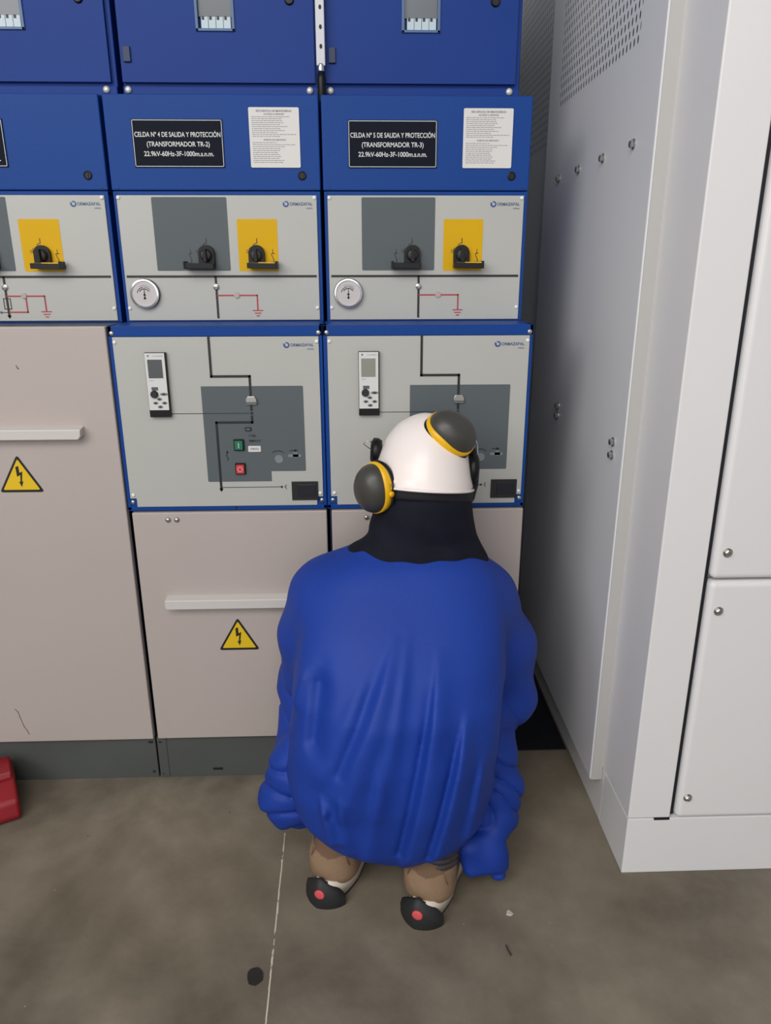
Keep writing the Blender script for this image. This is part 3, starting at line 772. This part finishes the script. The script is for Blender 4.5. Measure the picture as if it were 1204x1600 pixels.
# body: one continuous figure (mostly under clothing)
LKN, RKN = (.425, -.130, .400), (.905, -.150, .385)
LAN, RAN = (.512, -.368, .105), (.722, -.432, .105)
LSH, RSH = (.500, -.205, .660), (.835, -.205, .645)
LEL, REL = (.435, -.215, .445), (.925, -.215, .370)
LWR, RWR = (.545, -.150, .400), (.815, -.150, .330)
B = Field((.30, -.62, -.01), (1.06, .04, 1.10), .005)
B.loft([(.20, .645, -.385, .13, .09), (.32, .645, -.375, .165, .115), (.48, .650, -.335, .150, .110), (.60, .660, -.275, .165, .105), (.68, .665, -.22, .13, .08)], .03)
B.chain([(LSH, .050), (LEL, .040), (LWR, .027)]); B.chain([(RSH, .050), (REL, .040), (RWR, .027)])
B.cone((.67, -.215, .66), (.695, -.205, .82), .062, .056, .03)
B.chain([((.575, -.38, .26), .085), (LKN, .055), (LAN, .024)], .03); B.chain([((.725, -.38, .26), .085), (RKN, .055), (RAN, .024)], .03)
for an, hd in ((LAN, (.30, .95)), (RAN, (.30, .95))):
    B.chain([((an[0], an[1], .060), .024), ((an[0]+hd[0]*.08, an[1]+hd[1]*.08, .055), .024), ((an[0]+hd[0]*.13, an[1]+hd[1]*.13, .050), .020)], .01)
# head: skull, jaw, nose, brow, lips, ears
HC = np.array((.703, -.183, .900))
B.ell(HC+(0, 0, .02), (.074, .092, .095), .02); B.ell(HC+(0, .030, -.055), (.050, .055, .055), .03)
B.cone(HC+(0, .088, .005), HC+(0, .106, -.028), .007, .012, .012); B.cone(HC+(-.03, .082, .022), HC+(.03, .082, .022), .008, .008, .014)
B.cone(HC+(-.018, .080, -.058), HC+(.018, .080, -.058), .006, .006, .008)
for sx in (-1, 1): B.ell(HC+(sx*.076, -.005, -.01), (.010, .020, .032), .008)
# hands: palm, four bent fingers of different length, thumb from the side of the palm
def hand(wr, fwd, side, upv):
    wr = np.array(wr); f = np.array(fwd)/np.linalg.norm(fwd); u = np.array(upv)-f*np.dot(upv, f); u = u/np.linalg.norm(u); sd = np.cross(f, u)*side
    for o_ in (-.024, -.008, .008, .024): B.cone(wr+f*.01+sd*o_*.7, wr+f*.078+sd*o_*1.15, .016, .0125, .010)
    for o_, l_ in ((-.0275, .058), (-.009, .072), (.0095, .078), (.028, .068)):
        p0 = wr+f*.078+sd*o_*1.1; p1 = p0+(f*.88-u*.30)*l_*.42; p2 = p1+(f*.45-u*.85)*l_*.32; p3 = p2+(f*.0-u*1.)*l_*.24
        B.chain([(p0, .0095), (p1, .0088), (p2, .0080), (p3, .0070)], .004)
    q0 = wr+f*.022+sd*.026; q1 = q0+(f*.45+sd*.7-u*.2)*.038; q2 = q1+(f*.85+sd*.15-u*.35)*.030
    B.chain([(q0, .0135), (q1, .0105), (q2, .0085)], .008)
hand(LWR, (.75, .42, -.10), 1, (.0, -.35, 1)); hand(RWR, (-.80, .40, .05), -1, (0, -.35, 1))
V, F = B.mesh(smooth=1)
mesh_obj('body', V, F, SKIN, person)
eye = MB()
for sx in (-1, 1):
    c = HC+(sx*.029, .080, .006); eye.lathe(tuple(c), (0, 1, 0), [(.009, 0), (.008, .004), (.004, .0065)], WHITEP, 14); eye.lathe(tuple(c), (0, 1, 0), [(.004, .0062), (.003, .0075)], BLACK, 12)
o = eye.build('eyes', person, True); o.location = -Vector(person.location)

# trousers: thighs, cloth bunched round the knees and calves, cuffs
T = Field((.30, -.56, .0), (1.03, -.005, .56), .0045)
T.chain([((.575, -.38, .27), .115), ((LKN[0]+.020, LKN[1]-.010, LKN[2]), .080)], .03); T.chain([((.725, -.38, .27), .115), ((RKN[0]-.020, RKN[1]-.010, RKN[2]), .080)], .03)
T.chain([((LKN[0]+.02, LKN[1]-.04, LKN[2]-.03), .078), ((.445, -.290, .255), .078), ((.440, -.330, .195), .060)], .04)
T.chain([((RKN[0]-.025, RKN[1]-.04, RKN[2]-.03), .074), ((.838, -.300, .240), .066), ((.850, -.340, .165), .060)], .04)
# cloth bunched outward beside each calf, and the right cuff hanging to the floor
T.chain([((.428, -.345, .345), .040), ((.412, -.345, .285), .050), ((.392, -.340, .205), .056), ((.402, -.345, .168), .040)], .035)
T.chain([((.866, -.325, .290), .052), ((.872, -.330, .215), .058), ((.862, -.355, .140), .048), ((.836, -.395, .095), .038), ((.838, -.405, .066), .026)], .035)
T.chain([((.850, -.395, .100), .036), ((.872, -.410, .050), .026)], .035); T.chain([((.800, -.415, .120), .030), ((.806, -.425, .070), .020)], .02)
X, Y, Z = T.grid()
cz = np.sin(27*(Z*.7+np.abs(X-.65)*1.1)+3.4*np.sin(13*X+8*Y+17*Z)+.5*np.sin(41*Z-20*X))
T.D += (.0100*(1-np.abs(cz))**2.4*np.clip((.44-Z)/.12, 0, 1)+.0012*np.sin(70*(Z-.8*X)+3*np.sin(21*Y+9*X))).astype(np.float32)
# open underside of the right cuff and left hem
T.ell((.835, -.402, .020), (.034, .020, .040), cut=True)
V, F = T.mesh(smooth=2)
mesh_obj('trousers', V, F, TROUS, person)

# jacket: torso, two sleeves, folds running down the back into a gathered hem
J = Field((.33, -.60, .10), (1.04, -.02, .80), .0042)
J.loft([(.135, .650, -.395, .085, .080), (.150, .645, -.390, .130, .100), (.175, .640, -.385, .168, .120), (.22, .632, -.375, .203, .142),
        (.30, .632, -.362, .226, .168), (.40, .638, -.350, .228, .180), (.50, .646, -.335, .228, .178), (.58, .654, -.308, .226, .162),
        (.64, .660, -.280, .219, .142), (.69, .666, -.256, .206, .122), (.73, .674, -.240, .180, .102), (.757, .682, -.232, .138, .084), (.770, .688, -.227, .105, .062)], .02, 2.65)
J.cone((.570, -.225, .680), (.500, -.212, .638), .068, .080, .07); J.cone((.780, -.225, .640), (.835, -.210, .615), .070, .080, .07)
J.chain([((.500, -.212, .638), .080), ((.452, -.210, .545), .069), ((.443, -.208, .455), .062)], .045)
J.chain([((.443, -.208, .455), .062), ((.480, -.185, .420), .056), ((.535, -.150, .402), .046)], .02)
J.chain([((.835, -.210, .615), .080), ((.895, -.210, .510), .073), ((.915, -.205, .372), .066)], .045)
J.chain([((.915, -.205, .372), .064), ((.885, -.185, .345), .056), ((.835, -.150, .334), .046)], .02)
X, Y, Z = J.grid()
back = np.clip((-.27-Y)/.10, 0, 1)
def fold(a, b, wl, wr, am, fade=.3):
    # cloth fold along a-b (x,z): steep on its left flank (wl), gentle on the right (wr)
    ax, az = a; bx, bz = b; dx, dz = bx-ax, bz-az; L = math.hypot(dx, dz); dx /= L; dz /= L
    t = ((X-ax)*dx+(Z-az)*dz)/L; q = (X-ax)*(-dz)+(Z-az)*dx
    wv = np.where(q > 0, wr, wl)*(.55+.75*np.clip(t, 0, 1))
    e = np.clip((t+.15)/fade, 0, 1)*np.clip((1.15-t)/.2, 0, 1)
    return am*np.exp(-(q/wv)**2)*e
f = 0
for a, b_, wl, wr, am in (
    ((.622, .610), (.515, .330), .014, .045, .0190), ((.655, .620), (.600, .330), .014, .020, .0080),
    ((.712, .570), (.655, .170), .008, .050, .0220), ((.765, .480), (.712, .190), .008, .038, .0210),
    ((.600, .420), (.575, .180), .010, .024, .0080), ((.520, .340), (.535, .190), .010, .016, .0070),
    ((.482, .330), (.500, .225), .008, .020, .0150), ((.806, .400), (.785, .220), .010, .020, .0090),
    ((.560, .560), (.475, .380), .016, .026, .0070)):
    f = f+fold(a, b_, wl, wr, am)
for a, b_, w_, am in (((.700, .560), (.640, .190), .008, .0070), ((.752, .460), (.700, .190), .008, .0070), ((.600, .600), (.520, .400), .010, .0060), ((.545, .420), (.500, .300), .010, .0060)):
    f = f-seg_ridge(X, Z, a, b_, w_, am)
f = f*back
# broad undulation of loose cloth, creases at elbows and armpits
f = f+.0026*np.sin(21*X+7*np.sin(5*Z)+5*Y)*np.clip((.62-Z)/.2, 0, 1)+.0016*np.sin(13*Z+11*X)
arm = np.clip((np.abs(X-.668)-.215)/.03, 0, 1)
f = f+arm*.0010*np.sin(31*Z+40*np.abs(X-.668)+45*Y+2*np.sin(17*Z))
f = f-seg_ridge(X, Z, (.490, .590), (.472, .440), .018, .016)*np.clip((-.20-Y)/.05, 0, 1)-seg_ridge(X, Z, (.868, .520), (.855, .320), .009, .014)*np.clip((-.20-Y)/.05, 0, 1)
f = f+seg_ridge(X, Z, (.452, .580), (.425, .500), .010, .006)*np.clip((-.20-Y)/.05, 0, 1)
J.D -= f.astype(np.float32)
J.ell((.685, -.20, .790), (.085, .060, .04), cut=True)
V, F = J.mesh(smooth=1)
jk = mesh_obj('jacket', V, F, JACKET, person)

# knitted dark hood covering neck and the back of the head
Hd = Field((.46, -.38, .62), (.92, -.02, 1.03), .0042)
Hd.loft([(.655, .680, -.225, .140, .070), (.700, .678, -.226, .168, .078), (.740, .682, -.226, .167, .082), (.768, .690, -.222, .144, .083),
         (.795, .701, -.216, .116, .084), (.835, .705, -.208, .109, .096), (.878, .707, -.197, .1047, .106), (.929, .709, -.183, .0916, .103), (.966, .709, -.178, .0748, .089)], .03, 2.1)
Hd.ell((.703, -.085, .892), (.054, .06, .062), cut=True)
X, Y, Z = Hd.grid()
Hd.D -= (.0035*np.sin(44*Z+9*X+3*np.sin(9*X))*np.clip((.84-Z)/.05, 0, 1)*np.clip((Z-.765)/.03, 0, 1)+.0016*np.sin(85*X+40*Z)).astype(np.float32)
V, F = Hd.mesh(smooth=2)
part('dark navy knitted hood', mesh_obj('hood', V, F, HOODM, person))

# helmet: shell, rear rim, front peak, parked ear muffs
hel = empty('helmet', (.7044-person.location.x, -.1902-person.location.y, .8935)); hel.parent = person
tilt = Matrix.Rotation(math.radians(4), 4, 'Y') @ Matrix.Rotation(math.radians(-16), 4, 'X')
hel.rotation_euler = tilt.to_euler()
part('white safety helmet', hel)
vs = []; fs = []; NU, NV = 64, 26
for j in range(NV+1):
    ph = (math.pi/2)*j/NV
    for i in range(NU):
        th = 2*math.pi*i/NU; c, s = math.cos(th), math.sin(th)
        rx, ry, rz = .1070, .1240, .1590
        cr = max(0., math.cos(ph))**.86+1e-4; z = rz*math.sin(ph)
        x = rx*cr*c; y = ry*cr*s
        # raised spine over the crown with two shallow side grooves
        k = math.exp(-(x/.026)**2)-.8*math.exp(-((abs(x)-.042)/.010)**2)*.5
        z += .0035*k*math.sin(ph)**.5
        fl = max(0, 1-j/3.0)
        x *= 1+.035*fl; y *= 1+.030*fl
        if j == 0 and s > .2: y += .020*(s-.2)/.8; z -= .006        # peak at the front
        elif j == 1 and s > .2: y += .012*(s-.2)/.8
        if j == 0 and s < -.2: z -= .010*(-s-.2)
        vs.append((x, y, z))
    
for j in range(NV):
    for i in range(NU): fs.append((j*NU+i, j*NU+(i+1) % NU, (j+1)*NU+(i+1) % NU, (j+1)*NU+i))
sb = MB(); sb.add(vs, fs, HELM); shell = sb.build('helmet_shell', hel, True)
so = shell.modifiers.new('s', 'SOLIDIFY'); so.thickness = .0035; so.offset = -1
ss = shell.modifiers.new('u', 'SUBSURF'); ss.levels = 1; ss.render_levels = 1
# rim lip
q = MB(); q.tube([(vs[i % NU][0]*1.0, vs[i % NU][1]*1.0, vs[i % NU][2]) for i in range(NU+1)], .0032, HELM, 8); q.build('helmet_rim', hel, True)
part('black headband under the rim', MB().lathe((0, .0, -.030), (0, 0, 1), [(.104, 0), (.112, .006), (.113, .032), (.108, .036)], mat('headband', (24, 24, 30), .7), 40).build('headband', hel, True))

def helmet_local(p): return hel.matrix_basis.inverted() @ (Vector(p)-Vector(person.location))
def ear_muff(center, axis, longd, sc=1., name=''):
    """cup given in world space, parented to the person's helmet"""
    a = Vector(axis).normalized(); u = Vector(longd); u = (u-a*u.dot(a)).normalized(); v = a.cross(u)
    c = Vector(center)
    def ring(h, ru, rv, sh=0): return [helmet_local(c+a*(h*sc)+u*(ru*sc*math.cos(t)+sh)+v*rv*sc*math.sin(t)) for t in [2*math.pi*i/36 for i in range(36)]]
    def stack(rows, m, nm, lab):
        b = MB(); V_ = []; F_ = []
        for r in rows: V_ += ring(*r)
        for k in range(len(rows)-1):
            for i in range(36): j = (i+1) % 36; F_.append((k*36+i, k*36+j, (k+1)*36+j, (k+1)*36+i))
        F_.append(tuple(range(36))[::-1]); F_.append(tuple((len(rows)-1)*36+i for i in range(36)))
        b.add(V_, F_, m); o = b.build(nm, hel, True); part(lab, o); return o
    stack([(-.012, .044, .036), (-.011, .053, .044), (-.004, .057, .048), (.003, .055, .046)], BLACKP, 'ear_cushion', 'black ear cushion')
    # dome: squarish oval, swelling before it closes
    stack([(.004, .051, .043), (.016, .0535, .0450), (.026, .0515, .0430), (.036, .046, .038), (.044, .037, .031), (.050, .025, .021), (.053, .012, .010), (.0538, .002, .002)], CUP, 'ear_cup', 'charcoal ear cup')
    b = MB(); V_ = []; F_ = []
    # yellow band whose edge swells in the middle
    n = 60
    for i in range(n):
        t = 2*math.pi*i/n; wob = .0125+.0085*max(0, math.sin(t+.2))**3+.003*math.sin(3*t+1)
        for h, k in ((.001, 1.0), (wob*.5, 1.035), (wob+.003, 1.02), (wob+.003, .96)):
            V_.append(helmet_local(c+a*(h*sc)+u*(.0540*sc*k*math.cos(t))+v*.0455*sc*k*math.sin(t)))
    for i in range(n):
        j = (i+1) % n
        for k in range(3): F_.append((i*4+k, j*4+k, j*4+k+1, i*4+k+1))
    b.add(V_, F_, CUPY)
    # pivot knob with slot
    pk = c+a*(.009*sc)+v*.0485*sc
    b.lathe(tuple(helmet_local(pk)), tuple((helmet_local(pk+v)-helmet_local(pk))), [(.0062, -.002), (.0062, .003), (.004, .0045)], CUPY, 18)
    part('yellow band', b.build('ear_cup_band', hel, True))
    b = MB(); b.tube([tuple(helmet_local(c+a*.006+u*q_*.024+v*(.0475+.002*math.cos(q_)))) for q_ in (-1, -.5, 0, .5, 1)], .0024, BLACK, 8)
    b.build('ear_cup_slot', hel, True)
ear_muff((.7540, -.2200, 1.0120), (.50, -.42, .66), (.72, .10, -.60), 1.05)
ear_muff((.6080, -.2480, .9130), (-.72, -.62, -.05), (-.12, 0, -1), 1.0)
# black side holders with wire arms
def hl(*pts): return [tuple(helmet_local(p)) for p in pts]
b = MB(); b.tube(hl((.8080, -.1850, .9780), (.8150, -.1880, .957), (.8170, -.1921, .929), (.8150, -.1968, .9009), (.8060, -.2108, .8750), (.7900, -.2248, .8600)), .0120, BLACKP, 12)
b.lathe(hl((.8130, -.190, .935))[0], (1, 0, 0), [(.030, -.012), (.036, -.004), (.036, .006), (.026, .012)], BLACKP, 24)
part('black side holder', b.build('side_holder', hel, True))
b = MB(); b.lathe(hl((.6020, -.165, .9700))[0], (-1, 0, 0), [(.024, -.014), (.029, -.006), (.029, .004), (.020, .010)], BLACKP, 24); part('black side holder', b.build('side_holder', hel, True))
b = MB(); b.tube(hl((.8114, -.1594, 1.0085), (.8208, -.1594, .9991), (.8283, -.1594, .9804), (.8283, -.1641, .957), (.8208, -.1687, .9337)), .0011, CHROME, 6); b.build('wire_arm', hel, True)
b = MB(); b.tube(hl((.5982, -.1407, .9851), (.5842, -.1407, .987), (.5767, -.1407, .9804), (.5889, -.1407, .9711), (.5982, -.1407, .9683)), .0011, CHROME, 6); b.build('wire_arm', hel, True)

# shoes: upper, dark heel counter, cream midsole, red dot, padded collar; child objects of the person
def shoe(heel, ang, lift=0.):
    S = empty('shoe', (heel[0]-person.location.x, heel[1]-person.location.y, 0), ang); S.parent = person; S.scale = (1.24, 1.04, 1.12)
    fld = Field((-.075, -.05, -.01), (.075, .33, .17), .003)
    fld.chain([((0, .038, .060), .036), ((0, .10, .056), .038), ((0, .17, .050), .042), ((0, .235, .044), .036), ((0, .262, .040), .028)], .03)
    fld.cone((0, .050, .062), (0, .062, .096), .042, .0425, .03); fld.cone((-.006, .040, .085), (-.006, .044, .116), .026, .016, .02)
    
    X, Y, Z = fld.grid()
    fld.D -= (.0012*np.sin(120*Z+60*X)).astype(np.float32)+0*X+0*Y
    fld.D = np.maximum(fld.D, .030-Z)
    V, F = fld.mesh(smooth=1)
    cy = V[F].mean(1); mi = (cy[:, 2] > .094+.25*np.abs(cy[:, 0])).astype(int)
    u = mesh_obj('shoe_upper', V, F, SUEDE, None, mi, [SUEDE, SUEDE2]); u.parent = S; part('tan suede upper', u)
    b = MB()
    for sx in (-1, 1): b.tube([(sx*.030, .018, .108), (sx*.034, .018, .090), (sx*.0375, .026, .072), (sx*.041, .046, .058), (sx*.0425, .08, .052)], .0012, SUEDE2, 6)
    part('dark stitched seam', b.build('seam', S, True))
    # midsole outline
    out = []
    for i in range(40):
        t = 2*math.pi*i/40; y = .135+.150*math.sin(t); wdt = .040+.010*math.sin((y-.02)/.28*math.pi)-.006*math.exp(-((y-.11)/.03)**2)
        out.append((wdt*math.cos(t)*1.0*(abs(math.cos(t))**-.25 if abs(math.cos(t)) > .05 else 1), y))
    def slab(z0, z1, k0, k1, m, nm, lab, ymax=None):
        b = MB(); n = len(out); V_ = []
        for z, k in ((z0, k0), ((z0+z1)/2, max(k0, k1)*1.01), (z1, k1)):
            V_ += [(x*k, .135+(y-.135)*k, z+.006*math.exp(-((y+.015)/.03)**2)*(z > .02)+(.010*math.exp(-((y-.10)/.05)**2) if z > .02 else 0)*.5) for x, y in out]
        F_ = [tuple(range(n))[::-1], tuple(range(2*n, 3*n))]
        for r in range(2):
            for i in range(n): j = (i+1) % n; F_.append((r*n+i, r*n+j, (r+1)*n+j, (r+1)*n+i))
        b.add(V_, F_, m); o = b.build(nm, S, True); part(lab, o)
    slab(0.0, .011, .97, .99, SOLE, 'outsole', 'black outsole'); slab(.009, .046, 1.0, .97, CREAM, 'midsole', 'cream midsole')
    # dark heel counter with red dot, wedge shape wrapping the heel
    b = MB(); V_ = []; F_ = []; n = 14
    for i in range(n+1):
        t = math.radians(198+118*i/n)
        q_ = 1-abs(i/n-.5)*2
        x = .0475*math.cos(t); y = .0345+.0515*math.sin(t)
        zt = .026+.034*q_**.7; fl = 1+.22*q_
        for z, k in ((.0, 1.0*fl), (.005, 1.03*fl), (zt*.5, 1.04*(1+.08*q_)), (zt, .98), (zt, .80)): V_.append((x*k, .0345+(y-.0345)*k, z))
    for i in range(n):
        for k in range(4): F_.append((i*5+k, (i+1)*5+k, (i+1)*5+k+1, i*5+k+1))
    b.add(V_, F_, SOLE); part('black rubber heel counter', b.build('heel_counter', S, True))
    part('red round heel stud', MB().lathe((-.008, -.0185, .031), (-.12, -1, .1), [(.0095, 0), (.0095, .0050), (.007, .0062)], DOT, 22).build('heel_stud', S, True))
    b = MB()
    for k in range(3):
        z = .103+k*.0115; b.tube([(.004+.039*math.cos(t), .064+k*.003+.038*math.sin(t), z+.006) for t in [2*math.pi*i/24 for i in range(25)]], .0072, COLLARB, 8)
    part('dark padded ankle collar', b.build('ankle_collar', S, True))
    b = MB(); b.lathe((0, .066, .10), (-.15, .5, 1), [(.034, 0), (.035, .04), (.037, .09), (.038, .11)], SOCK, 20); b.build('sock', S, True)
    b = MB()
    for k in range(5):
        y = .125+k*.020; z = .098-k*.004; b.tube([(-.022, y, z-.006), (-.010, y+.003, z+.002), (.010, y+.003, z+.002), (.022, y, z-.006)], .0022, CREAM, 6)
    b.build('laces', S, True)
    return S
shoe((.484, -.436), math.radians(-17)); shoe((.696, -.498), math.radians(-17))

# ------------------------------------------------------------------ red case at the left edge
rc = empty('red_case', (-.456, -.048, 0), math.radians(-62))
tag(rc, 'scuffed red plastic case on the floor at the left edge, mostly out of frame', 'case')
b = MB(); P = [(.0, 0), (.150, 0), (.162, .012), (.150, .055), (.100, .085), (.0, .085)]
b.prism(P, -.065, .075, REDP); b.build('case_body', rc, bevel=.008, seg=3)
b = MB(); b.prism([(.004, .083), (.090, .083), (.080, .100), (.004, .100)], -.060, .070, REDP); b.build('case_lid', rc, bevel=.005)
b = MB(); b.box(.03, .065, -.071, -.063, .060, .092, BLACKP); b.build('latch', rc, bevel=.002)
